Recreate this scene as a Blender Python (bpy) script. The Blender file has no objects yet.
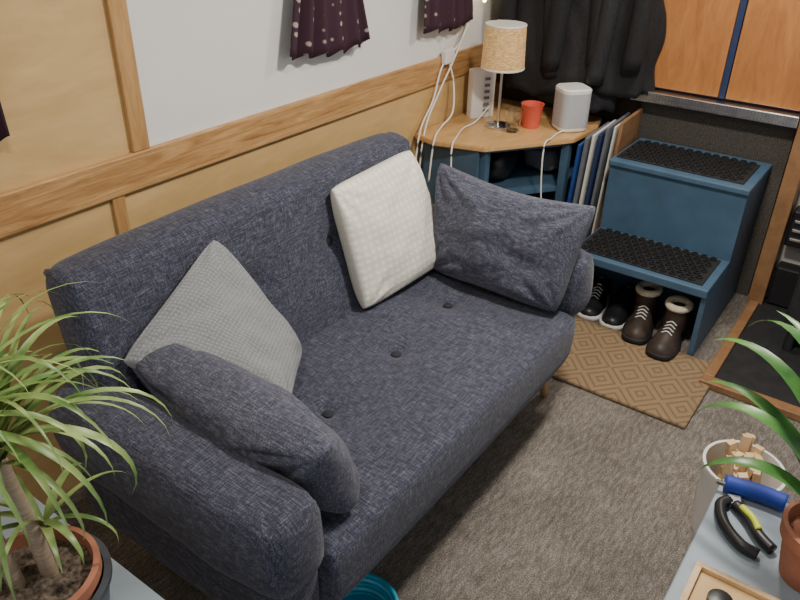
import bpy, bmesh, math, random
from mathutils import Vector, Matrix, noise
random.seed(7)
C=bpy.context.collection
# ---------------------------------------------------------------- materials
def newmat(name,rough=.6,metal=0.0,spec=.5):
    m=bpy.data.materials.new(name);m.use_nodes=True
    nt=m.node_tree;b=nt.nodes["Principled BSDF"]
    b.inputs["Roughness"].default_value=rough;b.inputs["Metallic"].default_value=metal
    b.inputs["Specular IOR Level"].default_value=spec
    return m,nt,b
def N(nt,t,**k):
    n=nt.nodes.new(t)
    for a,v in k.items():
        if a in n.inputs.keys(): n.inputs[a].default_value=v
        else: setattr(n,a,v)
    return n
def coords(nt,scale=(1,1,1),kind="Object",rot=(0,0,0)):
    tc=N(nt,"ShaderNodeTexCoord");mp=N(nt,"ShaderNodeMapping")
    mp.inputs["Scale"].default_value=scale;mp.inputs["Rotation"].default_value=rot
    nt.links.new(tc.outputs[kind],mp.inputs["Vector"]);return mp.outputs[0]
def ramp(nt,fac,stops):
    r=N(nt,"ShaderNodeValToRGB");e=r.color_ramp.elements
    while len(e)<len(stops):e.new(.5)
    for x,(p,c) in zip(e,stops):x.position=p;x.color=(*c,1)
    nt.links.new(fac,r.inputs[0]);return r.outputs[0]
def noi(nt,vec,scale,detail=3,rough=.5,dist=0):
    n=N(nt,"ShaderNodeTexNoise",Scale=scale,Detail=detail,Roughness=rough,Distortion=dist)
    nt.links.new(vec,n.inputs["Vector"]);return n.outputs["Fac"]
def math_(nt,op,a,b=None):
    n=N(nt,"ShaderNodeMath",operation=op)
    for i,x in enumerate((a,b)):
        if x is None:continue
        if isinstance(x,(int,float)):n.inputs[i].default_value=x
        else:nt.links.new(x,n.inputs[i])
    return n.outputs[0]
def bump(nt,b,h,strength=.3,dist=.005):
    n=N(nt,"ShaderNodeBump",Strength=strength,Distance=dist)
    nt.links.new(h,n.inputs["Height"]);nt.links.new(n.outputs[0],b.inputs["Normal"])
def plain(name,col,rough=.5,metal=0,var=.12,scale=30,bs=.05):
    m,nt,b=newmat(name,rough,metal)
    f=noi(nt,coords(nt),scale,3)
    c=ramp(nt,f,[(.3,tuple(x*(1-var) for x in col)),(.7,tuple(min(1,x*(1+var)) for x in col))])
    nt.links.new(c,b.inputs["Base Color"]);bump(nt,b,f,bs,.002);return m
def wood(name,c1,c2,scale=(1,1,1),rough=.45,k=6,bs=.05):
    m,nt,b=newmat(name,rough)
    v=coords(nt,scale)
    f=noi(nt,v,k,6,.6,1.2);g=noi(nt,v,k*7,3,.6)
    s=math_(nt,'ADD',math_(nt,'MULTIPLY',f,.75),math_(nt,'MULTIPLY',g,.25))
    c=ramp(nt,s,[(.32,c1),(.5,tuple((a+b_)/2 for a,b_ in zip(c1,c2))),(.68,c2)])
    nt.links.new(c,b.inputs["Base Color"]);bump(nt,b,s,bs,.002);return m
def fabric(name,lo,mid,hi,sc=1.0):
    m,nt,b=newmat(name,.92,spec=.15)
    a=noi(nt,coords(nt,(34*sc,340*sc,340*sc)),1,3,.7)
    c_=noi(nt,coords(nt,(340*sc,34*sc,75*sc)),1,3,.7)
    d=noi(nt,coords(nt,(1,1,1)),420*sc,2,.6)
    s=math_(nt,'ADD',math_(nt,'MULTIPLY',math_(nt,'ADD',a,c_),.39),math_(nt,'MULTIPLY',d,.22))
    c=ramp(nt,s,[(.365,lo),(.5,mid),(.65,hi)])
    nt.links.new(c,b.inputs["Base Color"]);bump(nt,b,s,.4,.003)
    b.inputs["Sheen Weight"].default_value=.15;b.inputs["Sheen Roughness"].default_value=.5
    return m
M={}
M['sofa']=fabric("sofa_fabric",(.014,.015,.026),(.047,.050,.075),(.165,.17,.225))
M['sofap']=fabric("cushion_fabric",(.022,.024,.038),(.068,.072,.102),(.21,.215,.27))
M['btn']=plain("button_fabric",(.020,.021,.032),.9)
M['ply']=wood("plywood",(.52,.33,.135),(.69,.475,.215),(.6,1,2.2),.5,3)
M['plyl']=plain("dark_panel",(.05,.04,.035),.7)
M['trim']=wood("pine_trim",(.27,.12,.035),(.66,.40,.175),(1.0,7,14),.4,3,.1)
M['trimv']=wood("pine_trim_upright",(.34,.175,.06),(.58,.345,.14),(9,9,1.2),.4,3)
M['white']=plain("white_panel",(.76,.76,.74),.45,var=.02,scale=4)
M['door']=wood("sapele_door",(.32,.125,.038),(.50,.215,.072),(3,3,.7),.3,5)
M['top']=wood("beech_top",(.50,.28,.10),(.68,.43,.19),(2,8,8),.35,3)
M['frame']=wood("oak_frame",(.20,.10,.045),(.34,.185,.085),(2,2,2),.45,4)
M['legw']=wood("leg_wood",(.45,.27,.11),(.6,.4,.2),(5,5,1))
M['stick']=wood("kindling",(.55,.36,.18),(.75,.56,.33),(4,4,4))
M['blue']=plain("blue_paint",(.054,.108,.172),.5,var=.12,scale=12)
M['navy']=plain("navy_paint",(.015,.03,.09),.5)
M['bench']=plain("grey_blue_paint",(.28,.34,.40),.45,var=.05,scale=8)
M['rubber']=plain("black_rubber",(.012,.012,.013),.65,var=.3)
M['black']=plain("black_metal",(.012,.012,.014),.4,var=.2)
M['iron']=plain("cast_iron",(.02,.02,.022),.55,var=.3)
M['coat']=plain("black_cloth",(.009,.009,.011),.85,var=.4,scale=90,bs=.4)
M['coat2']=plain("charcoal_cloth",(.014,.014,.017),.8,var=.4,scale=90,bs=.4)
M['carpetd']=plain("dark_carpet",(.075,.067,.058),.95,var=.7,scale=260,bs=.6)
M['steel']=plain("aluminium",(.62,.63,.64),.3,1.0)
M['plasw']=plain("white_plastic",(.75,.74,.71),.35,var=.03)
M['spkg']=plain("speaker_grille",(.42,.43,.45),.6,var=.25,scale=600)
M['red']=plain("red_plastic",(.72,.12,.075),.35,var=.04)
M['terra']=plain("terracotta",(.36,.14,.08),.75,var=.15,scale=20)
M['dpot']=plain("dark_grey_pot",(.055,.065,.08),.4)
M['soil']=plain("soil",(.13,.10,.075),.95,var=.8,scale=120,bs=1)
M['trunk']=wood("trunk_bark",(.22,.15,.09),(.48,.39,.28),(4,4,60),.7,6,.6)
M['pipe']=plain("cable_white",(.78,.76,.70),.5,var=.02)
M['teal']=plain("teal_plastic",(.02,.30,.46),.4)
M['teal2']=plain("light_teal_plastic",(.10,.45,.58),.4)
M['blueh']=plain("blue_foam",(.012,.04,.30),.6)
M['yel']=plain("lime_plastic",(.55,.62,.04),.5)
M['cream']=plain("cream_fleece",(.62,.55,.42),.95,var=.2,scale=200,bs=.8)
M['brown']=plain("brown_leather",(.045,.03,.023),.55,var=.3)
M['paper']=plain("paper",(.62,.60,.54),.7,var=.04)
M['folb']=plain("blue_folder",(.02,.06,.24),.4)
M['folg']=plain("grey_folder",(.14,.15,.17),.5)
def glass():
    m,nt,b=newmat("clear_glass",.05);b.inputs["Transmission Weight"].default_value=1.0;b.inputs["Base Color"].default_value=(.95,.97,.95,1)
    f=noi(nt,coords(nt),5);bump(nt,b,f,.02,.001);return m
M['glass']=glass()
def shade():
    m,nt,b=newmat("lampshade_weave",.8)
    s=noi(nt,coords(nt,(60,60,300)),1,3)
    c=ramp(nt,s,[(.35,(.34,.20,.075)),(.65,(.60,.39,.17))])
    nt.links.new(c,b.inputs["Base Color"]);nt.links.new(c,b.inputs["Emission Color"]);b.inputs["Emission Strength"].default_value=.6
    bump(nt,b,s,.4,.002);return m
M['shade']=shade()
def emis(name,col,st):
    m,nt,b=newmat(name,.4)
    b.inputs["Base Color"].default_value=(*col,1);b.inputs["Emission Color"].default_value=(*col,1);b.inputs["Emission Strength"].default_value=st
    return m
M['bulb']=emis("warm_bulb",(1,.72,.38),16)
def carpet():
    m,nt,b=newmat("carpet_floor",.97,spec=.1)
    v=coords(nt);f=noi(nt,v,230,4,.8);g=noi(nt,v,5,4,.6);r=noi(nt,coords(nt,(26,85,1)),1,3,.7)
    s=math_(nt,'ADD',math_(nt,'ADD',math_(nt,'MULTIPLY',f,.6),math_(nt,'MULTIPLY',r,.28)),math_(nt,'MULTIPLY',g,.12))
    c=ramp(nt,s,[(.36,(.064,.054,.046)),(.5,(.235,.208,.182)),(.64,(.55,.50,.45))])
    nt.links.new(c,b.inputs["Base Color"]);bump(nt,b,s,1,.012);return m
M['carpet']=carpet()
def coir():
    m,nt,b=newmat("coir_mat",.95,spec=.1)
    tc=N(nt,"ShaderNodeTexCoord");sp=N(nt,"ShaderNodeSeparateXYZ");nt.links.new(tc.outputs["Object"],sp.inputs[0])
    x=math_(nt,'PINGPONG',sp.outputs[0],.09);y=math_(nt,'PINGPONG',sp.outputs[1],.075)
    s=math_(nt,'ADD',x,math_(nt,'MULTIPLY',y,1.1))
    p=math_(nt,'PINGPONG',s,.019);p=math_(nt,'MULTIPLY',p,52)
    p=math_(nt,'SMOOTH_MIN',math_(nt,'MULTIPLY',p,1.8),1.0)
    f=noi(nt,coords(nt),330,3,.7)
    h=math_(nt,'ADD',math_(nt,'MULTIPLY',p,.19),math_(nt,'MULTIPLY',f,.81))
    c=ramp(nt,h,[(.25,(.14,.088,.045)),(.5,(.31,.21,.12)),(.78,(.52,.38,.235))])
    nt.links.new(c,b.inputs["Base Color"]);bump(nt,b,h,.9,.01);return m
M['coir']=coir()
def curtain_m():
    m,nt,b=newmat("maroon_print",.85)
    v=N(nt,"ShaderNodeTexVoronoi",Scale=34);v.inputs["Randomness"].default_value=.45
    nt.links.new(coords(nt,(1,.2,.8)),v.inputs["Vector"])
    c=ramp(nt,v.outputs["Distance"],[(.18,(.38,.30,.27)),(.27,(.04,.013,.026))])
    nt.links.new(c,b.inputs["Base Color"]);return m
M['curt']=curtain_m()
def waffle(name,lo,hi,k):
    m,nt,b=newmat(name,.95,spec=.1)
    tc=N(nt,"ShaderNodeTexCoord");sp=N(nt,"ShaderNodeSeparateXYZ");nt.links.new(tc.outputs["UV"],sp.inputs[0])
    x=math_(nt,'MULTIPLY',math_(nt,'PINGPONG',sp.outputs[0],.5/k),2*k);y=math_(nt,'MULTIPLY',math_(nt,'PINGPONG',sp.outputs[1],.5/k),2*k)
    s=math_(nt,'MULTIPLY',x,y)
    f=noi(nt,coords(nt),160,3,.7)
    h=math_(nt,'ADD',math_(nt,'MULTIPLY',s,.4),math_(nt,'MULTIPLY',f,.6))
    c=ramp(nt,h,[(.15,lo),(.6,hi)])
    nt.links.new(c,b.inputs["Base Color"]);bump(nt,b,h,.6,.004);return m
M['greyc']=waffle("grey_waffle",(.17,.18,.185),(.31,.32,.33),38)
M['whitec']=waffle("white_fleece",(.62,.59,.50),(.84,.82,.73),17)
def leafm(name,a,b_):
    m,nt,b=newmat(name,.38)
    f=noi(nt,coords(nt),14,3)
    c=ramp(nt,f,[(.35,a),(.65,b_)]);nt.links.new(c,b.inputs["Base Color"]);return m
M['leaf']=leafm("dracaena_leaf",(.085,.18,.04),(.34,.45,.15))
M['leaf2']=leafm("plant_leaf",(.03,.11,.025),(.09,.24,.05))
M['plaster']=plain("pale_plaster",(.50,.48,.44),.7,var=.1,scale=8)
# ---------------------------------------------------------------- geometry helpers
EMP=[]
def grp(name):
    e=bpy.data.objects.new(name,None);e.empty_display_size=.1;C.objects.link(e);EMP.append(e);return e
def obj(name,verts,faces,mat,parent=None,smooth=True,uvs=None):
    me=bpy.data.meshes.new(name);me.from_pydata([tuple(v) for v in verts],[],faces);me.update()
    if smooth:
        for p in me.polygons:p.use_smooth=True
    if uvs:
        l=me.uv_layers.new(name="UVMap")
        for lp in me.loops:l.data[lp.index].uv=uvs[lp.vertex_index]
    me.materials.append(mat)
    o=bpy.data.objects.new(name,me);C.objects.link(o)
    if parent:o.parent=parent
    return o
def bm_obj(name,bm,mat,parent=None,smooth=False):
    me=bpy.data.meshes.new(name);bm.to_mesh(me);bm.free()
    if smooth:
        for p in me.polygons:p.use_smooth=True
    me.materials.append(mat);o=bpy.data.objects.new(name,me);C.objects.link(o)
    if parent:o.parent=parent
    return o
def box(name,lo,hi,mat,parent=None,bev=.003,rot=None,seg=2):
    lo=Vector(lo);hi=Vector(hi);c=(lo+hi)/2;s=hi-lo
    bm=bmesh.new();bmesh.ops.create_cube(bm,size=1)
    for v in bm.verts:v.co=Vector((v.co.x*s.x,v.co.y*s.y,v.co.z*s.z))
    if bev>0:bmesh.ops.bevel(bm,geom=bm.edges[:],offset=min(bev,min(s)*.45),segments=seg,affect='EDGES',profile=.5)
    R=Matrix.Identity(4)
    if rot:R=Matrix.Rotation(rot[2],4,'Z')@Matrix.Rotation(rot[1],4,'Y')@Matrix.Rotation(rot[0],4,'X')
    for v in bm.verts:v.co=(R@v.co)+c
    return bm_obj(name,bm,mat,parent)
def lathe(name,prof,c,mat,parent=None,seg=40,sx=1,sy=1,M4=None):
    vs=[];fs=[];n=len(prof)
    for r,z in prof:
        for i in range(seg):
            a=2*math.pi*i/seg;p=Vector((r*math.cos(a)*sx,r*math.sin(a)*sy,z))
            if M4:p=M4@p
            vs.append(p+Vector(c))
    for j in range(n-1):
        for i in range(seg):
            k=(i+1)%seg;fs.append((j*seg+i,j*seg+k,(j+1)*seg+k,(j+1)*seg+i))
    if prof[0][0]>1e-4:fs.append(tuple(range(seg))[::-1])
    if prof[-1][0]>1e-4:fs.append(tuple((n-1)*seg+i for i in range(seg)))
    o=obj(name,vs,fs,mat,parent)
    o.data.validate()
    md=o.modifiers.new("e","EDGE_SPLIT");md.split_angle=math.radians(40)
    return o
def spline(pts,n=8):
    pts=[Vector(p) for p in pts];P=[pts[0]*2-pts[1]]+pts+[pts[-1]*2-pts[-2]];out=[]
    for i in range(1,len(P)-2):
        for k in range(n):
            t=k/n;a,b,c,d=P[i-1:i+3]
            out.append(.5*((2*b)+(c-a)*t+(2*a-5*b+4*c-d)*t*t+(3*b-a-3*c+d)*t**3))
    out.append(pts[-1]);return out
def tube(name,pts,r,mat,parent=None,seg=8,n=8,taper=None):
    P=spline(pts,n) if n>1 else [Vector(p) for p in pts];vs=[];fs=[]
    up=Vector((0,0,1))
    for i,p in enumerate(P):
        d=(P[min(i+1,len(P)-1)]-P[max(i-1,0)]).normalized()
        a=d.cross(up if abs(d.z)<.95 else Vector((1,0,0))).normalized();b=d.cross(a)
        rr=r if taper is None else r*(1+(taper-1)*i/(len(P)-1))
        for k in range(seg):
            t=2*math.pi*k/seg;vs.append(p+a*rr*math.cos(t)+b*rr*math.sin(t))
    for i in range(len(P)-1):
        for k in range(seg):
            l=(k+1)%seg;fs.append((i*seg+k,i*seg+l,(i+1)*seg+l,(i+1)*seg+k))
    fs.append(tuple(range(seg))[::-1]);fs.append(tuple((len(P)-1)*seg+k for k in range(seg)))
    return obj(name,vs,fs,mat,parent)
def softbox(name,lo,hi,r,mat,parent=None,fn=None,step=.03,puff=0,wr=.0,seed=0):
    lo=Vector(lo);hi=Vector(hi)
    ax=[]
    for k in range(3):
        L=hi[k]-lo[k];rr=min(r,L/2*.98)
        e=[rr*(1-math.cos(i/5*math.pi/2)) for i in range(6)]
        m=max(1,int((L-2*rr)/step))
        t=[lo[k]+x for x in e]+[lo[k]+rr+(L-2*rr)*i/m for i in range(1,m)]+[hi[k]-x for x in reversed(e)]
        ax.append(t)
    idx={};vs=[];fs=[]
    def vid(i,j,k):
        key=(i,j,k)
        if key not in idx:
            idx[key]=len(vs);p=Vector((ax[0][i],ax[1][j],ax[2][k]))
            q=Vector([min(max(p[a],lo[a]+min(r,(hi[a]-lo[a])*.49)),hi[a]-min(r,(hi[a]-lo[a])*.49)) for a in range(3)])
            d=p-q
            if d.length>1e-9:
                nn=d.normalized();p=q+nn*r
            else:nn=Vector((0,0,0))
            if puff:
                u=[(2*(p[a]-lo[a])/(hi[a]-lo[a])-1) for a in range(3)]
                g=1
                for a in range(3):
                    if abs(nn[a])<.5:g*=max(0,1-u[a]**2)**.5
                p=p+nn*puff*g
            if wr:p=p+nn*wr*noise.noise(p*7+Vector((seed,0,0)))
            vs.append(fn(p) if fn else p)
        return idx[key]
    n=[len(a) for a in ax]
    for i in range(n[0]-1):
        for j in range(n[1]-1):
            fs.append((vid(i,j,0),vid(i,j+1,0),vid(i+1,j+1,0),vid(i+1,j,0)))
            k=n[2]-1;fs.append((vid(i,j,k),vid(i+1,j,k),vid(i+1,j+1,k),vid(i,j+1,k)))
    for i in range(n[0]-1):
        for k in range(n[2]-1):
            fs.append((vid(i,0,k),vid(i+1,0,k),vid(i+1,0,k+1),vid(i,0,k+1)))
            j=n[1]-1;fs.append((vid(i,j,k),vid(i,j,k+1),vid(i+1,j,k+1),vid(i+1,j,k)))
    for j in range(n[1]-1):
        for k in range(n[2]-1):
            fs.append((vid(0,j,k),vid(0,j,k+1),vid(0,j+1,k+1),vid(0,j+1,k)))
            i=n[0]-1;fs.append((vid(i,j,k),vid(i,j+1,k),vid(i,j+1,k+1),vid(i,j,k+1)))
    return obj(name,vs,fs,mat,parent)
def cushion(name,c00,c10,c11,c01,t,mat,parent=None,seed=0,pin=.07,wr=.012,n=44,sag=0,pw=.42,crease=.35):
    """soft pillow whose four corners are given; normal = (c10-c00)x(c01-c00)"""
    c00,c10,c11,c01=[Vector(c) for c in(c00,c10,c11,c01)]
    nn=((c10-c00).cross(c01-c00)).normalized()
    vs=[];fs=[];uv=[];ids={}
    for side in(1,-1):
        for i in range(n+1):
            for j in range(n+1):
                u=-math.cos(math.pi*i/n);v=-math.cos(math.pi*j/n)
                edge=i in(0,n) or j in(0,n)
                if side<0 and edge: ids[(side,i,j)]=ids[(1,i,j)];continue
                uu=u*(1-pin*(1-v*v));vv=v*(1-pin*(1-u*u))
                # slightly rounded corners
                q=(abs(u)*abs(v))**6;uu*=1-.035*q;vv*=1-.035*q
                a=(uu+1)/2;b=(vv+1)/2
                p=c00*(1-a)*(1-b)+c10*a*(1-b)+c11*a*b+c01*(1-a)*b
                th=((1-u*u)*(1-v*v))**pw if not edge else 0
                w=noise.noise(Vector((u*2.0+seed,v*2.0,side*3)))+.35*noise.noise(Vector((u*4+seed,v*4,side*7+2)))
                em=1-abs(u)**8;em2=1-abs(v)**8
                p=p+nn*side*(t/2)*th+nn*wr*w*em*em2*(.3+th)
                rr=math.hypot(abs(u)-1,abs(v)-1);an=math.atan2(1-abs(v),1-abs(u)+1e-6)
                p=p+nn*side*crease*wr*math.sin(an*12+seed)*math.exp(-((rr-.42)/.28)**2)*(0 if edge else 1)
                if edge:p=p+nn*wr*.8*noise.noise(Vector((u*3+seed,v*3,0)))
                p.z-=sag*(1-u*u)*(v+1)/2
                ids[(side,i,j)]=len(vs);vs.append(p);uv.append(((u+1)/2,(v+1)/2))
    for side in(1,-1):
        for i in range(n):
            for j in range(n):
                q=(ids[(side,i,j)],ids[(side,i+1,j)],ids[(side,i+1,j+1)],ids[(side,i,j+1)])
                fs.append(q if side>0 else q[::-1])
    return obj(name,vs,fs,mat,parent,uvs=uv)
# ---------------------------------------------------------------- room
WY=1.75; XE=3.30
box("floor",(-1.3,-1.3,-.05),(3.6,WY+.1,0),M['carpet'],bev=0)
wb=grp("wall_back")
box("lower_ply",(-1.3,WY,0),(1.12,WY+.05,.9),M['ply'],wb,0)
box("lower_ply_right",(1.12,WY,0),(XE+.05,WY+.05,.9),M['ply'],wb,0)
box("upper_ply",(-1.3,WY,.9),(1.18,WY+.05,2.1),M['ply'],wb,0)
box("upper_white",(1.18,WY,.9),(XE+.05,WY+.05,2.1),M['white'],wb,0)
box("trim_1",(-1.3,WY-.018,.852),(XE,WY,.958),M['trim'],bev=.004)
box("trim_2",(1.16,WY-.016,.958),(1.215,WY,2.1),M['trimv'],bev=.004)
box("trim_3",(1.07,WY-.012,0),(1.11,WY,.852),M['trimv'],bev=.003)
we=grp("wall_end")
box("panel_main",(XE,.98,0),(XE+.05,WY+.05,2.1),M['plyl'],we,0)
box("panel_stair",(3.27,.40,0),(XE+.05,1.03,.80),M['carpetd'],we,0)
box("panel_plaster",(XE,-1.3,0),(XE+.05,.40,2.1),M['plaster'],we,0)
box("ceiling",(-1.3,-1.3,2.1),(3.6,WY+.1,2.15),M['white'],bev=0)
# cabinet with two doors over the steps
cb=grp("stair_cabinet")
box("sill",(3.20,.39,.80),(3.30,1.06,.835),M['frame'],cb,.003)
box("checker_strip",(3.185,.39,.795),(3.235,1.06,.84),M['steel'],cb,.003)
vs=[];fs=[]
for i in range(48):
    y=.40+i*.0137
    for s in(0,1):
        a=.7 if (i+s)%2 else -.7
        c=Vector((3.184,y,.808+s*.019));d=Vector((0,math.cos(a),math.sin(a)))*.0055;e=Vector((0,-math.sin(a),math.cos(a)))*.0018
        b=len(vs);vs+=[c-d,c-e,c+d,c+e];fs.append((b,b+1,b+2,b+3))
obj("checker_lugs",vs,fs,M['folg'],cb,smooth=False)
box("door_1",(3.235,.715,.85),(3.262,1.065,2.0),M['door'],cb,.004)
box("door_2",(3.235,.395,.85),(3.262,.685,2.0),M['door'],cb,.004)
box("carcass",(3.262,.39,.835),(3.299,1.07,2.02),M['navy'],cb,.002)
box("door_edging",(3.232,.688,.85),(3.26,.712,2.0),M['navy'],cb,.002)
for y in(.76,.64):lathe("knob",[(0,0),(.012,.002),(.015,.012),(.010,.02),(0,.022)],(3.235,y,1.42),M['steel'],cb,16,M4=Matrix.Rotation(-math.pi/2,4,'Y'))
box("door_post",(3.20,.325,0),(3.296,.388,2.1),M['frame'],bev=.004)
hf=grp("hearth_tray")
box("edge_front",(2.45,-1.0,.001),(2.50,.375,.03),M['frame'],hf,.004)
box("edge_side",(2.50,.335,.001),(3.19,.375,.03),M['frame'],hf,.004)
box("slab",(2.50,-1.0,.001),(3.29,.335,.015),M['iron'],hf,.002)
# ---------------------------------------------------------------- sofa
sf=grp("sofa")
AL=(.62,.775);AR=(1.955,2.085)
btn=[(1.13,1.03),(1.46,1.05),(1.79,1.08)]
def seatfn(p):
    p=p.copy()
    if p.z>.35:
        for bx,by in btn:
            d=math.hypot(p.x-bx,p.y-by);p.z-=.024*math.exp(-(d/.033)**2)+.010*math.exp(-(d/.11)**2)
        p.z+=.008*noise.noise(p*5)
    if p.x>1.8 and p.z<.4:p.x-=.25*(.4-p.z)*min(1,(p.x-1.8)/.2)
    return p
softbox("seat",(AL[1]-.01,.70,.255),(AR[0]+.02,1.35,.425),.035,M['sofa'],sf,seatfn,.016,puff=.008)
softbox("base",(.68,.745,.215),(2.0,1.42,.30),.02,M['sofa'],sf,None,.06)
LEAN=.22
bbt=[(1.20,.655),(1.53,.66),(1.86,.665)]
def backfn(p):
    p=p.copy();q=p.y
    if p.y<1.34:
        for bx,bz in bbt:
            d=math.hypot(p.x-bx,p.z-bz);p.y+=.024*math.exp(-(d/.033)**2)+.010*math.exp(-(d/.11)**2)
    p.y+=(p.z-.42)*LEAN*(1 if p.z>.3 else .5)+.006*noise.noise(Vector((p.x*5,q,p.z*5)))
    return p
softbox("backrest",(.712,1.29,.22),(2.01,1.43,.862),.05,M['sofa'],sf,backfn,.018,puff=.012)
def armfn(sgn):
    def f(p):
        p=p.copy();k=max(0,(p.z-.3))/.3
        p.x+=sgn*.012*k;return p
    return f
for nm,(a,b),sg in(("arm_left",AL,-1),("arm_right",AR,1)):
    softbox(nm,(a,.712,.395),(b,1.44,.60),.05,M['sofa'],sf,armfn(sg),.03,puff=.010,wr=.010,seed=sg*3)
    softbox(nm+"_lower",(a+(.018 if sg<0 else .0),.73,.215),(b-(.012 if sg<0 else .045),1.42,.42),.025,M['sofa'],sf,None,.05)
for bx,by in btn:lathe("seat_button",[(0,.010),(.009,.009),(.015,.004),(.016,-.004)],(bx,by,.404),M['btn'],sf,16)
for bx,bz in bbt:
    lathe("back_button",[(0,.010),(.009,.009),(.015,.004),(.016,-.004)],(bx,1.310+(bz-.42)*LEAN,bz),M['btn'],sf,16,M4=Matrix.Rotation(math.pi/2-.22,4,'X'))
for x,y,dx,dy in((.80,.87,-.02,-.0),(1.975,.80,.075,.01),(.80,1.36,-.02,.02),(1.97,1.36,.05,.02)):
    tube("leg",[(x,y,.225),(x+dx,y+dy,.002)],.023,M['legw'],sf,16,1,.55)
# ---------------------------------------------------------------- cushions
cushion("white_cushion",(1.545,1.245,.44),(2.01,1.22,.45),(1.945,1.355,.845),(1.525,1.345,.835),.12,M['whitec'],seed=3,wr=.010,pin=.015,pw=.33)
cushion("grey_cushion",(1.0,1.04,.50),(1.225,1.20,.485),(1.085,1.35,.845),(.745,1.315,.665),.12,M['greyc'],seed=9,pin=.02,wr=.014,pw=.36)
cushion("sofa_bolster",(.88,.73,.45),(.94,1.30,.46),(.805,1.36,.68),(.80,.735,.67),.19,M['sofap'],seed=5,pin=.03,wr=.015,pw=.30)
cushion("sofa_bolster",(1.915,1.23,.44),(1.90,.745,.445),(1.99,.70,.795),(1.985,1.265,.81),.14,M['sofap'],seed=21,pin=.03,wr=.013,sag=.03,pw=.33,crease=.45)
# ---------------------------------------------------------------- steps
sp=grp("boat_steps")
Y0,Y1=.45,1.0
box("tread_low",(2.60,Y0,.275),(2.92,Y1,.31),M['blue'],sp,.005)
box("side_low_r",(2.615,Y0,0.001),(2.92,Y0+.02,.275),M['blue'],sp,.002)
box("side_low_l",(2.615,Y1-.02,0.001),(2.92,Y1,.275),M['blue'],sp,.002)
box("riser_up",(2.90,Y0,.001),(2.92,Y1,.60),M['blue'],sp,.002)
box("side_up_r",(2.92,Y0,.001),(3.25,Y0+.02,.60),M['blue'],sp,.002)
box("side_up_l",(2.92,Y1-.02,.001),(3.25,Y1,.60),M['blue'],sp,.002)
box("tread_up",(2.885,Y0-.005,.595),(3.255,Y1+.005,.62),M['blue'],sp,.005)
def rubber(name,x0,x1,y0,y1,z):
    g=grp(name)
    box("base",(x0,y0,z),(x1,y1,z+.006),M['rubber'],g,.002)
    vs=[];fs=[];px=.030;py=.0345
    nx=int((x1-x0)/px);ny=int((y1-y0)/py)
    for i in range(nx):
        for j in range(ny):
            cx=x0+(i+.5)*(x1-x0)/nx;cy=y0+(j+.5+(.25 if i%2 else -.25))*(y1-y0)/ny
            if cy<y0+.012 or cy>y1-.012:continue
            b=len(vs);s=6
            for rr,zz in((.0145,.006),(.0145,.014),(.0095,.014),(.0095,.006)):
                for k in range(s):
                    a=2*math.pi*k/s;vs.append((cx+rr*math.cos(a),cy+rr*math.sin(a),z+zz))
            for q in range(3):
                for k in range(s):
                    l=(k+1)%s;fs.append((b+q*s+k,b+q*s+l,b+(q+1)*s+l,b+(q+1)*s+k))
    obj("rings",vs,fs,M['rubber'],g,smooth=False)
rubber("rubber_step_mat",2.63,2.88,Y0+.03,Y1-.01,.3105)
rubber("rubber_step_mat",2.93,3.19,Y0+.03,Y1-.01,.6205)
# ---------------------------------------------------------------- door mat
box("doormat",(2.165,.335,.001),(2.61,.95,.018),M['coir'],bev=.006)
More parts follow.
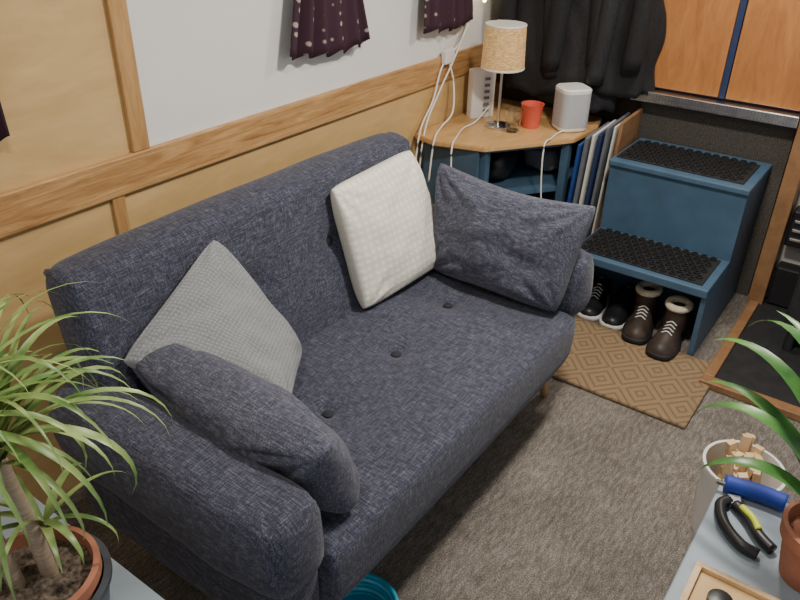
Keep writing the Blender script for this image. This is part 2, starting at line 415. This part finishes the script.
# ---------------------------------------------------------------- shoes
def shoe(name,cx,cy,L,W,hgt,mat,sole,rot=0,shaft=0,cuff=None,lace=None,z0=0):
    g=grp(name);n=18;m=14;g["lift"]=z0
    R=Matrix.Rotation(rot,3,'Z')
    def T(p):q=R@Vector(p);return (q.x+cx,q.y+cy,q.z)
    def w(s):return W/2*(.62+.38*math.sin(math.pi*min(1,s*1.15+.1)))*(min(1,(s+.02)/.1)**.5)*(min(1,(1.02-s)/.18)**.5)
    vs=[];fs=[]
    for i in range(n+1):
        s=i/n;x=-L/2+L*s # toe at -x
        h=hgt*(.45+.55*min(1,max(0,(s-.15)/.45)))*(min(1,(s+.03)/.12)**.5)
        for k in range(m+1):
            a=math.pi*k/m
            vs.append(T((x,w(s)*math.cos(a)*(1-.25*math.sin(a)),.022+h*math.sin(a)**.8)))
    for i in range(n):
        for k in range(m):fs.append((i*(m+1)+k,(i+1)*(m+1)+k,(i+1)*(m+1)+k+1,i*(m+1)+k+1))
    fs.append(tuple(range(m+1)));fs.append(tuple(n*(m+1)+k for k in range(m+1))[::-1])
    obj("upper",vs,fs,mat,g)
    vs=[];fs=[];n2=24
    for z,e in((0,1),(.012,1.04),(.024,1.03)):
        for i in range(n2):
            a=2*math.pi*i/n2;s=(1-math.cos(a))/2
            vs.append(T((-L/2*math.cos(a)*1.03,(w(s)+.004)*e*(1 if math.sin(a)>=0 else -1)*(1 if abs(math.sin(a))>.01 else 0),z+.001)))
    for j in range(2):
        for i in range(n2):
            k=(i+1)%n2;fs.append((j*n2+i,j*n2+k,(j+1)*n2+k,(j+1)*n2+i))
    fs.append(tuple(range(n2))[::-1]);fs.append(tuple(2*n2+i for i in range(n2)))
    obj("sole",vs,fs,sole,g)
    cc=T((L*.24,0,0))
    top=.022+hgt+shaft
    lathe("ankle",[(W*.40,.05),(W*.42,hgt*.9),(W*.41,top),(W*.36,top+.004),(W*.30,top-.01),(W*.26,top-.06),(0,top-.065)],(cc[0],cc[1],0),mat,g,24,sx=1.15)
    if cuff:
        vs=[];fs=[];A=24;B=10
        for i in range(A):
            for k in range(B):
                a=2*math.pi*i/A;b=2*math.pi*k/B;r=W*.38+.014*math.cos(b)
                vs.append((cc[0]+r*math.cos(a)*1.15,cc[1]+r*math.sin(a),top+.0+.014*math.sin(b)))
                fs.append((i*B+k,((i+1)%A)*B+k,((i+1)%A)*B+(k+1)%B,i*B+(k+1)%B))
        obj("cuff",vs,fs,cuff,g)
    for q in range(5):
        x=-L*.16+q*L*.065;h=hgt*(.45+.55*min(1,max(0,((x+L/2)/L-.15)/.45)))+.024
        tube("lace",[T((x,-W*.2,h-.008)),T((x,0,h+.004)),T((x,W*.2,h-.008))],.0025,lace or M['rubber'],g,6,4)
shoe("sneaker",2.755,.915,.26,.105,.075,M['black'],M['plasw'],.12,lace=M['plasw'],z0=.0)
shoe("sneaker",2.745,.80,.26,.105,.075,M['black'],M['plasw'],.05,lace=M['rubber'])
shoe("winter_boot",2.67,.685,.25,.105,.085,M['brown'],M['rubber'],.15,.055,M['cream'],M['plasw'],z0=.018)
shoe("winter_boot",2.62,.555,.25,.105,.085,M['brown'],M['rubber'],.0,.055,M['cream'],M['plasw'],z0=.018)
# ---------------------------------------------------------------- corner table
ct=grp("corner_shelf_unit")
TZ=.67
poly=[(2.53,1.74),(2.50,1.62),(2.56,1.41),(2.90,1.17),(3.12,1.16),(3.27,1.20),(3.27,1.74)]
def prism(name,poly,z0,z1,mat,par,bev=.004):
    bm=bmesh.new();vv=[bm.verts.new((x,y,z0)) for x,y in poly];f=bm.faces.new(vv)
    r=bmesh.ops.extrude_face_region(bm,geom=[f])
    for v in r['geom']:
        if isinstance(v,bmesh.types.BMVert):v.co.z=z1
    bmesh.ops.recalc_face_normals(bm,faces=bm.faces[:])
    if bev:bmesh.ops.bevel(bm,geom=bm.edges[:],offset=bev,segments=2,affect='EDGES')
    return bm_obj(name,bm,mat,par)
prism("top",poly,TZ-.022,TZ,M['top'],ct)
ins=[(2.58,1.72),(2.56,1.62),(2.61,1.435),(2.92,1.205),(3.10,1.20),(3.24,1.22),(3.24,1.72)]
for nm,z in(("shelf_top",.625),("shelf_mid",.42),("shelf_low",.06)):prism(nm,ins,z,z+.022,M['blue'],ct,.002)
box("back_panel",(2.58,1.715,.001),(3.25,1.735,.645),M['blue'],ct,.001)
box("end_panel",(3.235,1.20,.001),(3.255,1.73,.645),M['blue'],ct,.001)
def post(x,y,w=.035):box("post",(x-w/2,y-w/2,.001),(x+w/2,y+w/2,.645),M['blue'],ct,.002)
post(2.60,1.43);post(2.575,1.69);post(2.91,1.205);post(3.11,1.205)
box("left_panel",(2.56,1.44,.001),(2.575,1.70,.645),M['blue'],ct,.001)
def lump(sd):
    return lambda p:p+Vector((noise.noise(p*9+Vector((sd,0,0))),noise.noise(p*9+Vector((0,sd,0))),noise.noise(p*9+Vector((0,0,sd)))))*.025
softbox("black_bag",(2.72,1.41,.458),(2.91,1.62,.585),.045,M['black'],None,lump(3),.02)
softbox("grey_bag",(2.965,1.27,.458),(3.11,1.46,.575),.04,M['folg'],None,lump(9),.02)
shoe("black_shoe",2.80,1.42,.25,.10,.06,M['black'],M['rubber'],.9,z0=.0835)
# ---------------------------------------------------------------- lamp
lp=grp("table_lamp");LX,LY=2.84,1.51
lathe("foot",[(0,0),(.055,0),(.055,.008),(.048,.012),(.008,.016),(0,.018)],(LX,LY,TZ+.001),M['steel'],lp)
lathe("stem",[(.006,.012),(.006,.30)],(LX,LY,TZ),M['steel'],lp,12)
so=lathe("shade",[(.092,0),(.085,.175),(.083,.175),(.090,0)],(LX,LY,.925),M['shade'],lp,48)
lathe("shade_rim",[(.0925,0),(.094,.004),(.0925,.008)],(LX,LY,.922),M['pipe'],lp,48)
lathe("shade_rim",[(.0855,0),(.087,.004),(.0855,.008)],(LX,LY,1.094),M['pipe'],lp,48)
lathe("bulb",[(0,0),(.02,.01),(.028,.035),(.018,.065),(0,.075)],(LX,LY,.965),M['bulb'],lp,20)
lathe("drinking_glass",[(0,.0),(.030,0),(.036,.095),(.033,.095),(.028,.008),(0,.008)],(2.82,1.425,TZ+.001),M['glass'],None,32)
lathe("red_cup",[(0,0),(.036,0),(.049,.10),(.051,.102),(.047,.102),(.034,.006),(0,.006)],(2.93,1.395,TZ+.001),M['red'],None,36)
spk=grp("smart_speaker")
def rr(w,d,r,n=6):
    out=[]
    for cx,cy,a0 in((w/2-r,d/2-r,0),(-w/2+r,d/2-r,90),(-w/2+r,-d/2+r,180),(w/2-r,-d/2+r,270)):
        for i in range(n+1):
            a=math.radians(a0+90*i/n);out.append((cx+r*math.cos(a),cy+r*math.sin(a)))
    return out
def stack(name,c,levels,mat,par,rot=0,sm=True):
    vs=[];fs=[]
    for (w,d,r,z) in levels:
        q=rr(w,d,r)
        for x,y in q:
            a=x*math.cos(rot)-y*math.sin(rot);b=x*math.sin(rot)+y*math.cos(rot);vs.append((c[0]+a,c[1]+b,c[2]+z))
    n=len(q)
    for j in range(len(levels)-1):
        for i in range(n):
            k=(i+1)%n;fs.append((j*n+i,j*n+k,(j+1)*n+k,(j+1)*n+i))
    fs.append(tuple(range(n))[::-1]);fs.append(tuple((len(levels)-1)*n+i for i in range(n)))
    o=obj(name,vs,fs,mat,par,smooth=sm);md=o.modifiers.new("e","EDGE_SPLIT");md.split_angle=math.radians(40);return o
SC=(3.01,1.25,TZ+.001);SR=-.7
stack("body_base",SC,[(.115,.115,.03,0),(.13,.13,.035,.008),(.13,.13,.035,.02)],M['plasw'],spk,SR)
stack("grille",SC,[(.132,.132,.035,.02),(.132,.132,.035,.165)],M['spkg'],spk,SR)
stack("body_top",SC,[(.133,.133,.036,.165),(.133,.133,.036,.178),(.12,.12,.03,.184),(.05,.05,.02,.184)],M['plasw'],spk,SR)
rt=grp("wifi_router")
stack("body",(2.93,1.655,TZ+.001),[(.12,.05,.01,0),(.12,.05,.01,.21),(.11,.04,.01,.215)],M['plasw'],rt,-.5)
for i in range(6):
    box("slat",(2.905,1.615,TZ+.03+i*.028),(2.93,1.622,TZ+.042+i*.028),M['folg'],rt,.001,rot=(0,0,-.5))
cbw=grp("white_cables")
yw=WY-.03
tube("cable",[(2.99,yw,1.5),(2.97,yw,1.2),(2.85,yw,1.02),(2.70,yw,.93),(2.62,yw-.01,.80),(2.50,yw-.03,.70),(2.44,yw-.04,.50)],.004,M['pipe'],cbw)
tube("cable",[(2.93,yw,1.5),(2.91,yw,1.15),(2.80,yw-.01,.98),(2.66,yw-.01,.82),(2.55,yw-.02,.69),(2.47,yw-.04,.45)],.004,M['pipe'],cbw)
tube("cable",[(2.74,yw,.95),(2.76,yw-.02,.85),(2.70,yw-.06,.74),(2.60,yw-.07,.70),(2.50,yw-.1,.67),(2.47,yw-.1,.5)],.004,M['pipe'],cbw)
tube("cable",[(2.88,1.58,.74),(2.80,1.60,.685),(2.70,1.60,.68),(2.58,1.56,.68),(2.48,1.52,.66),(2.46,1.50,.5)],.0035,M['pipe'],cbw)
tube("cable",[(2.94,1.24,.68),(2.90,1.25,.678),(2.82,1.24,.678),(2.755,1.24,.66),(2.745,1.23,.5),(2.76,1.21,.3)],.0035,M['pipe'],cbw)
box("plug",(2.70,WY-.045,.93),(2.77,WY-.019,.99),M['plasw'],cbw,.006)
fl=grp("fairy_lights")
tube("wire",[(2.90,yw,1.6),(2.95,yw-.01,1.3),(2.99,yw-.01,1.16),(3.04,yw-.01,1.3),(3.0,yw,1.6)],.002,M['pipe'],fl,6)
for p in((2.95,1.25),(2.97,1.20),(2.99,1.155),(3.02,1.21),(3.0,1.17),(3.04,1.26),(2.93,1.38)):
    lathe("led",[(0,-.009),(.008,-.003),(.008,.004),(0,.010)],(p[0],yw-.015,p[1]),M['bulb'],fl,10)
# ---------------------------------------------------------------- folders
fo=grp("document_folders")
for i,(x,y,w,h,m) in enumerate(((2.86,1.15,.012,.46,'folb'),(2.88,1.13,.014,.49,'folg'),(2.90,1.11,.010,.50,'paper'),(2.92,1.09,.015,.50,'navy'),(2.94,1.07,.012,.53,'folg'),(2.97,1.05,.008,.53,'paper'),(2.98,1.028,.014,.55,'frame'))):
    box("folder",(x,y-w/2,.20),(x+.28,y+w/2,.20+h),M[m],fo,.002,rot=(.05,0,.05))
box("rack_base",(2.86,1.012,.001),(3.24,1.175,.20),M['frame'],fo,.003)
# ---------------------------------------------------------------- coats
def coat(name,cx,cy,z0,z1,wy,wx,mat,seed,bend=0):
    g=grp(name);vs=[];fs=[];A=80;B=40
    for j in range(B+1):
        t=j/B;z=z1+(z0-z1)*t
        env=min(1,.35+1.2*t**.6) if t<.4 else 1+.10*(t-.4)
        for i in range(A):
            a=2*math.pi*i/A
            fold=1+(.03+.06*t)*math.sin(a*5+seed+1.5*math.sin(t*4+seed))+.30*noise.noise(Vector((math.cos(a)*1.3,math.sin(a)*1.3+seed,z*3)))+.14*noise.noise(Vector((math.cos(a)*3.5,math.sin(a)*3.5+seed,z*8)))
            vs.append((min(cx+wx*env*fold*math.cos(a),XE-.01),cy+wy*env*fold*math.sin(a)+bend*t*t,z+.03*noise.noise(Vector((math.cos(a)*2,math.sin(a)*2,seed)))*t))
    for j in range(B):
        for i in range(A):
            k=(i+1)%A;fs.append((j*A+i,(j+1)*A+i,(j+1)*A+k,j*A+k))
    fs.append(tuple(range(A)));fs.append(tuple(B*A+i for i in range(A))[::-1])
    obj("body",vs,fs,mat,g)
    for s in(-1,1):
        tube("sleeve",[(cx-.03,cy+s*wy*.65,z1-.05),(cx-wx*.8,cy+s*wy*.8,z1-.3),(cx-wx*1.0,cy+s*wy*.75,(z0+z1)/2),(cx-wx*.95,cy+s*wy*.6,z0+.12)],.05,mat,g,14,8,.8)
    lathe("collar",[(.06,0),(.07,.03),(.065,.07),(.05,.07)],(cx,cy,z1-.02),mat,g,20)
    return g
coat("hanging_coat",3.17,1.51,.78,1.75,.18,.10,M['coat'],1)
coat("hanging_coat",3.185,1.30,.74,1.72,.17,.09,M['coat2'],4)
coat("hanging_coat",3.185,1.13,.82,1.75,.13,.085,M['coat'],8)
cr=grp("coat_hooks")
box("rail",(3.27,1.08,1.80),(3.298,1.70,1.87),M['trim'],cr,.003)
for y in(1.13,1.27,1.50):tube("hook",[(3.27,y,1.83),(3.21,y,1.80),(3.19,y,1.83)],.006,M['steel'],cr)
# ---------------------------------------------------------------- curtains
def valance(name,x0,x1,z0,z1,inset,folds,amp=.012):
    g=grp(name);vs=[];fs=[];A=90;B=14;y0=WY-.05
    for j in range(B+1):
        t=j/B;sh=inset*(1-t)
        for i in range(A+1):
            s=i/A;x=x0+sh+(x1-x0-2*sh)*s
            vs.append((x,y0-amp*(.6+t)*math.sin(s*math.pi*2*folds+.7*t)-.006*math.sin(s*37),z1+(z0-z1)*t+.012*t*math.sin(s*math.pi*2*folds+1)+ .01*t*math.cos(s*5)))
    for j in range(B):
        for i in range(A):
            b=j*(A+1)+i;fs.append((b,b+A+1,b+A+2,b+1))
    o=obj("cloth",vs,fs,M['curt'],g);md=o.modifiers.new("s","SOLIDIFY");md.thickness=.003
    tube("rod",[(x0,WY-.045,z1-.015),(x1,WY-.045,z1-.015)],.006,M['steel'],g,8,2)
valance("porthole_curtain",1.745,2.165,1.105,1.50,.09,5)
valance("porthole_curtain",2.50,2.88,1.08,1.45,.03,4)
valance("porthole_curtain",.52,.815,1.09,1.45,-.0,4)
# ---------------------------------------------------------------- stove
sv=grp("wood_stove")
box("body",(2.86,-.28,.12),(3.20,.20,.58),M['iron'],sv,.012)
box("top_plate",(2.84,-.31,.58),(3.23,.23,.60),M['iron'],sv,.006)
box("door_frame",(2.845,-.22,.20),(2.86,.14,.52),M['black'],sv,.006)
box("door_glass",(2.840,-.17,.26),(2.846,.09,.47),M['black'],sv,.002)
lathe("flue",[(.055,0),(.055,1.49)],(3.05,-.03,.60),M['iron'],sv,28)
tube("handle",[(2.842,.12,.33),(2.80,.12,.34),(2.80,.12,.42),(2.842,.12,.43)],.006,M['steel'],sv)
for x in(2.89,3.17):
    for y in(-.24,.16):lathe("leg",[(.018,0),(.014,.105)],(x,y,.016),M['iron'],sv,12)
hl=grp("wall_heater")
box("case",(3.22,.06,.30),(3.298,.315,.46),M['black'],hl,.008)
for i in range(3):box("grille_bar",(3.212,.08,.33+i*.04),(3.222,.30,.342+i*.04),M['steel'],hl,.002)
box("lower_case",(3.22,.06,.02),(3.298,.315,.20),M['black'],hl,.008)
# ---------------------------------------------------------------- side table at lower right
bt=grp("painted_side_table")
BZ=.50
box("top",(.60,-.55,BZ-.03),(1.40,.115,BZ),M['bench'],bt,.004)
for x in(.64,1.36):
    for y in(-.51,.075):box("leg",(x-.025,y-.025,.001),(x+.025,y+.025,BZ-.03),M['bench'],bt,.003)
box("apron",(.66,.065,BZ-.10),(1.34,.085,BZ-.03),M['bench'],bt,.002)
tb=grp("kindling_tub")
TC=(1.79,.105,.001)
lathe("tub",[(0,0),(.088,0),(.104,.235),(.108,.237),(.108,.247),(.100,.247),(.085,.006),(0,.006)],TC,M['plasw'],tb,40)
for i in range(34):
    a=random.uniform(0,6.28);r=random.uniform(.005,.07);tl=random.uniform(-.22,.22);tl2=random.uniform(-.22,.22)
    x=TC[0]+r*math.cos(a);y=TC[1]+r*math.sin(a)
    box("stick",(x-.009,y-.012,.06),(x+.009,y+.012,random.uniform(.24,.31)),M['stick'],tb,.001,rot=(tl,tl2,a))
hg=grp("blue_grip_tool")
tube("grip",[(1.36,.105,BZ+.022),(1.37,.06,BZ+.022),(1.375,.02,BZ+.022),(1.375,-.015,BZ+.022)],.019,M['blueh'],hg,18,6)
tube("rod",[(1.355,.12,BZ+.022),(1.375,-.05,BZ+.022)],.006,M['steel'],hg,10,1)
tube("frame",[(1.375,-.05,BZ+.022),(1.375,-.09,BZ+.022),(1.34,-.10,BZ+.02),(1.31,-.08,BZ+.012)],.004,M['steel'],hg,8)
pl=grp("pliers")
tube("handle",[(1.325,.085,BZ+.012),(1.30,.095,BZ+.012),(1.25,.075,BZ+.014),(1.215,.035,BZ+.014),(1.21,.0,BZ+.012)],.012,M['black'],pl,12)
tube("handle",[(1.32,.07,BZ+.012),(1.295,.04,BZ+.014),(1.26,.01,BZ+.014),(1.24,-.02,BZ+.012)],.012,M['black'],pl,12)
tube("insert",[(1.31,.057,BZ+.022),(1.285,.03,BZ+.027),(1.265,.014,BZ+.024)],.007,M['yel'],pl,10)
box("jaw",(1.315,.06,BZ+.004),(1.345,.09,BZ+.018),M['steel'],pl,.004,rot=(0,0,.3))
pb=grp("plywood_tray")
box("board",(.92,-.16,BZ+.001),(1.12,.09,BZ+.010),M['ply'],pb,.002)
box("lip",(1.108,-.16,BZ+.010),(1.12,.09,BZ+.020),M['stick'],pb,.001)
box("lip",(.92,.078,BZ+.010),(1.108,.09,BZ+.020),M['stick'],pb,.001)
lathe("knob_part",[(0,0),(.022,0),(.022,.016),(.010,.02),(0,.02)],(1.05,.03,BZ+.0105),M['black'],pb,20)
# ---------------------------------------------------------------- plants
def leaves(name,specs,mat,parent,n=14,fold=.25):
    vs=[];fs=[]
    for (o,az,el,L,W,droop,tw) in specs:
        p=Vector(o);e=el;a=az;b0=len(vs)
        for i in range(n+1):
            t=i/n
            d=Vector((math.cos(e)*math.cos(a),math.cos(e)*math.sin(a),math.sin(e)))
            sd=Vector((-math.sin(a),math.cos(a),0))
            sd=(sd*math.cos(tw*t)+d.cross(sd)*math.sin(tw*t))
            up=sd.cross(d) if sd.cross(d).z>0 else d.cross(sd)
            w=W/2*(min(1,.45+t*3)*(1-t**2.2))+.0003
            vs+= [p+sd*w+up*w*fold,p,p-sd*w+up*w*fold]
            p=p+d*(L/n);e-=droop/n*(.4+1.2*t)
            a+=tw*.05/n
        for i in range(n):
            q=b0+i*3;fs+= [(q,q+1,q+4,q+3),(q+1,q+2,q+5,q+4)]
    return obj(name,vs,fs,mat,parent)
dp=grp("potted_dracaena")
PX,PY=.315,.955
lathe("outer_pot",[(0,0),(.088,0),(.112,.15),(.118,.155),(.118,.165),(.106,.165),(.084,.01),(0,.01)],(PX,PY,.451),M['dpot'],dp,48)
lathe("terracotta_pot",[(.075,.012),(.092,.13),(.092,.17),(.104,.17),(.104,.19),(.094,.192),(.088,.16),(0,.155)],(PX,PY,.451),M['terra'],dp,48)
vs=[];fs=[];A=40;B=10
for j in range(B+1):
    for i in range(A):
        a=2*math.pi*i/A;r=.089*j/B;x=r*math.cos(a);y=r*math.sin(a)
        vs.append((PX+x,PY+y,.618+.012*noise.noise(Vector((x*40,y*40,0)))))
for j in range(B):
    for i in range(A):
        k=(i+1)%A;fs.append((j*A+i,(j+1)*A+i,(j+1)*A+k,j*A+k))
obj("soil",vs,fs,M['soil'],dp)
tops=[]
for dx,dy,h,lx,ly in((.025,-.0,.22,-.0,.05),(-.02,.02,.26,-.01,.06),(.035,.015,.09,.01,.0)):
    x,y=PX+dx,PY+dy
    tube("trunk",[(x,y,.60),(x+lx*.4,y+ly*.3,.60+h*.5),(x+lx,y+ly,.62+h)],.014,M['trunk'],dp,12,8,.85)
    tops.append((x+lx,y+ly,.61+h))
sp_=[]
for ti,tp in enumerate(tops):
    for i in range((52,52,10)[ti]):
        az=i*2.39996+ti;k=i/52
        L=random.uniform(.30,.44)*(1,1,.5)[ti]
        if math.cos(az+1.0)>.2:L*=.85
        sp_.append(((tp[0],tp[1],tp[2]+k*.06),az,math.radians(random.uniform(25,88)*(.45+.55*k)+14),L,random.uniform(.010,.017),random.uniform(1.8,3.5),random.uniform(-.6,.6)))
leaves("leaves",sp_,M['leaf'],dp)
pt=grp("plant_table")
box("top",(-.1,.70,.425),(.49,1.42,.45),M['bench'],pt,.004)
for x in(-.06,.45):
    for y in(.74,1.38):box("leg",(x-.02,y-.02,.001),(x+.02,y+.02,.425),M['bench'],pt,.002)
rp=grp("potted_houseplant")
QX,QY=1.225,-.088
lathe("pot",[(0,0),(.05,0),(.066,.095),(.072,.095),(.074,.125),(.066,.127),(.062,.10),(0,.098)],(QX,QY,BZ+.001),M['terra'],rp,40)
q=(QX,QY,BZ+.11)
S=[]
for az,el,L,W,dr in((45,86,.56,.052,2.7),(62,80,.52,.046,2.5),(78,74,.42,.042,2.9),(30,86,.50,.046,2.1),(100,62,.30,.040,2.4),(52,90,.48,.046,1.9),(68,66,.40,.044,2.0),(20,65,.38,.042,2.2),(-20,70,.42,.042,2.0),(-80,65,.42,.042,2.2),(-140,70,.3,.040,2.2),(10,82,.48,.040,1.9)):
    S.append((q,math.radians(az),math.radians(el),L,W,dr,random.uniform(-.4,.4)))
leaves("leaves",S,M['leaf2'],rp,18,.3)
tbk=grp("teal_basket")
for i in range(5):
    vs=[];fs=[];A=40;B=8;R0=.085+.004*i
    for a_ in range(A):
        for b_ in range(B):
            a=2*math.pi*a_/A;b=2*math.pi*b_/B;r=R0+.006*math.cos(b)
            vs.append((.915+r*math.cos(a),.765+r*math.sin(a),.009+i*.013+.007*math.sin(b)))
            fs.append((a_*B+b_,((a_+1)%A)*B+b_,((a_+1)%A)*B+(b_+1)%B,a_*B+(b_+1)%B))
    obj("coil",vs,fs,M['teal'] if i%2==0 else M['teal2'],tbk)
lathe("bottom",[(0,0),(.083,0),(.083,.004),(0,.004)],(.915,.765,.002),M['teal'],tbk)
# ---------------------------------------------------------------- lights
def area(name,loc,size,power,col,rot=(0,0,0)):
    l=bpy.data.lights.new(name,'AREA');l.size=size;l.energy=power;l.color=col;l.shape='DISK'
    o=bpy.data.objects.new(name,l);o.location=loc;o.rotation_euler=rot;C.objects.link(o);return o
for i,(x,y,p) in enumerate(((1.72,.45,34),(2.70,.60,13),(.45,.75,9))):
    dl=grp("downlight")
    lathe("bezel",[(.05,0),(.09,-.004),(.09,.0)],(x,y,2.098),M['steel'],dl,28)
    area("downlight_lamp",(x,y,2.085),.18,p,(1,.93,.83)).parent=dl
l=bpy.data.lights.new("lamp_bulb_light","POINT");l.energy=6;l.color=(1,.66,.34);l.shadow_soft_size=.03
o=bpy.data.objects.new("lamp_bulb_light",l);o.location=(LX,LY,1.06);C.objects.link(o);o.parent=lp
w=bpy.data.worlds.new("world");bpy.context.scene.world=w;w.use_nodes=True
w.node_tree.nodes["Background"].inputs[0].default_value=(.95,.97,1,1);w.node_tree.nodes["Background"].inputs[1].default_value=.62
# ---------------------------------------------------------------- finalise parents
bpy.context.view_layer.update()
for e in EMP:
    ch=[c for c in C.objects if c.parent==e]
    lift=e.get("lift",0)
    pts=[Vector(b) for c in ch if c.type=='MESH' for b in c.bound_box]
    if not pts:continue
    lo=Vector([min(p[k] for p in pts) for k in range(3)]);hi=Vector([max(p[k] for p in pts) for k in range(3)])
    c=Vector(((lo.x+hi.x)/2,(lo.y+hi.y)/2,lo.z))
    e.location=c+Vector((0,0,lift))
    for k in ch:k.matrix_parent_inverse=Matrix.Translation(-c)
# ---------------------------------------------------------------- camera
f=736.5;pi_,ya,ro=[math.radians(a) for a in(30.45,35.44,1.0)]
h=Vector((math.cos(ya),math.sin(ya),0));r=Vector((math.sin(ya),-math.cos(ya),0));z=Vector((0,0,1))
F=h*math.cos(pi_)-z*math.sin(pi_);U=h*math.sin(pi_)+z*math.cos(pi_)
R2=r*math.cos(ro)+U*math.sin(ro);U2=-r*math.sin(ro)+U*math.cos(ro)
cd=bpy.data.cameras.new("camera");cd.sensor_width=36;cd.lens=f/800*36;cd.clip_start=.02
cam=bpy.data.objects.new("camera",cd);C.objects.link(cam)
cam.matrix_world=Matrix(((R2.x,U2.x,-F.x,0),(R2.y,U2.y,-F.y,0),(R2.z,U2.z,-F.z,1.65),(0,0,0,1)))
bpy.context.scene.camera=cam
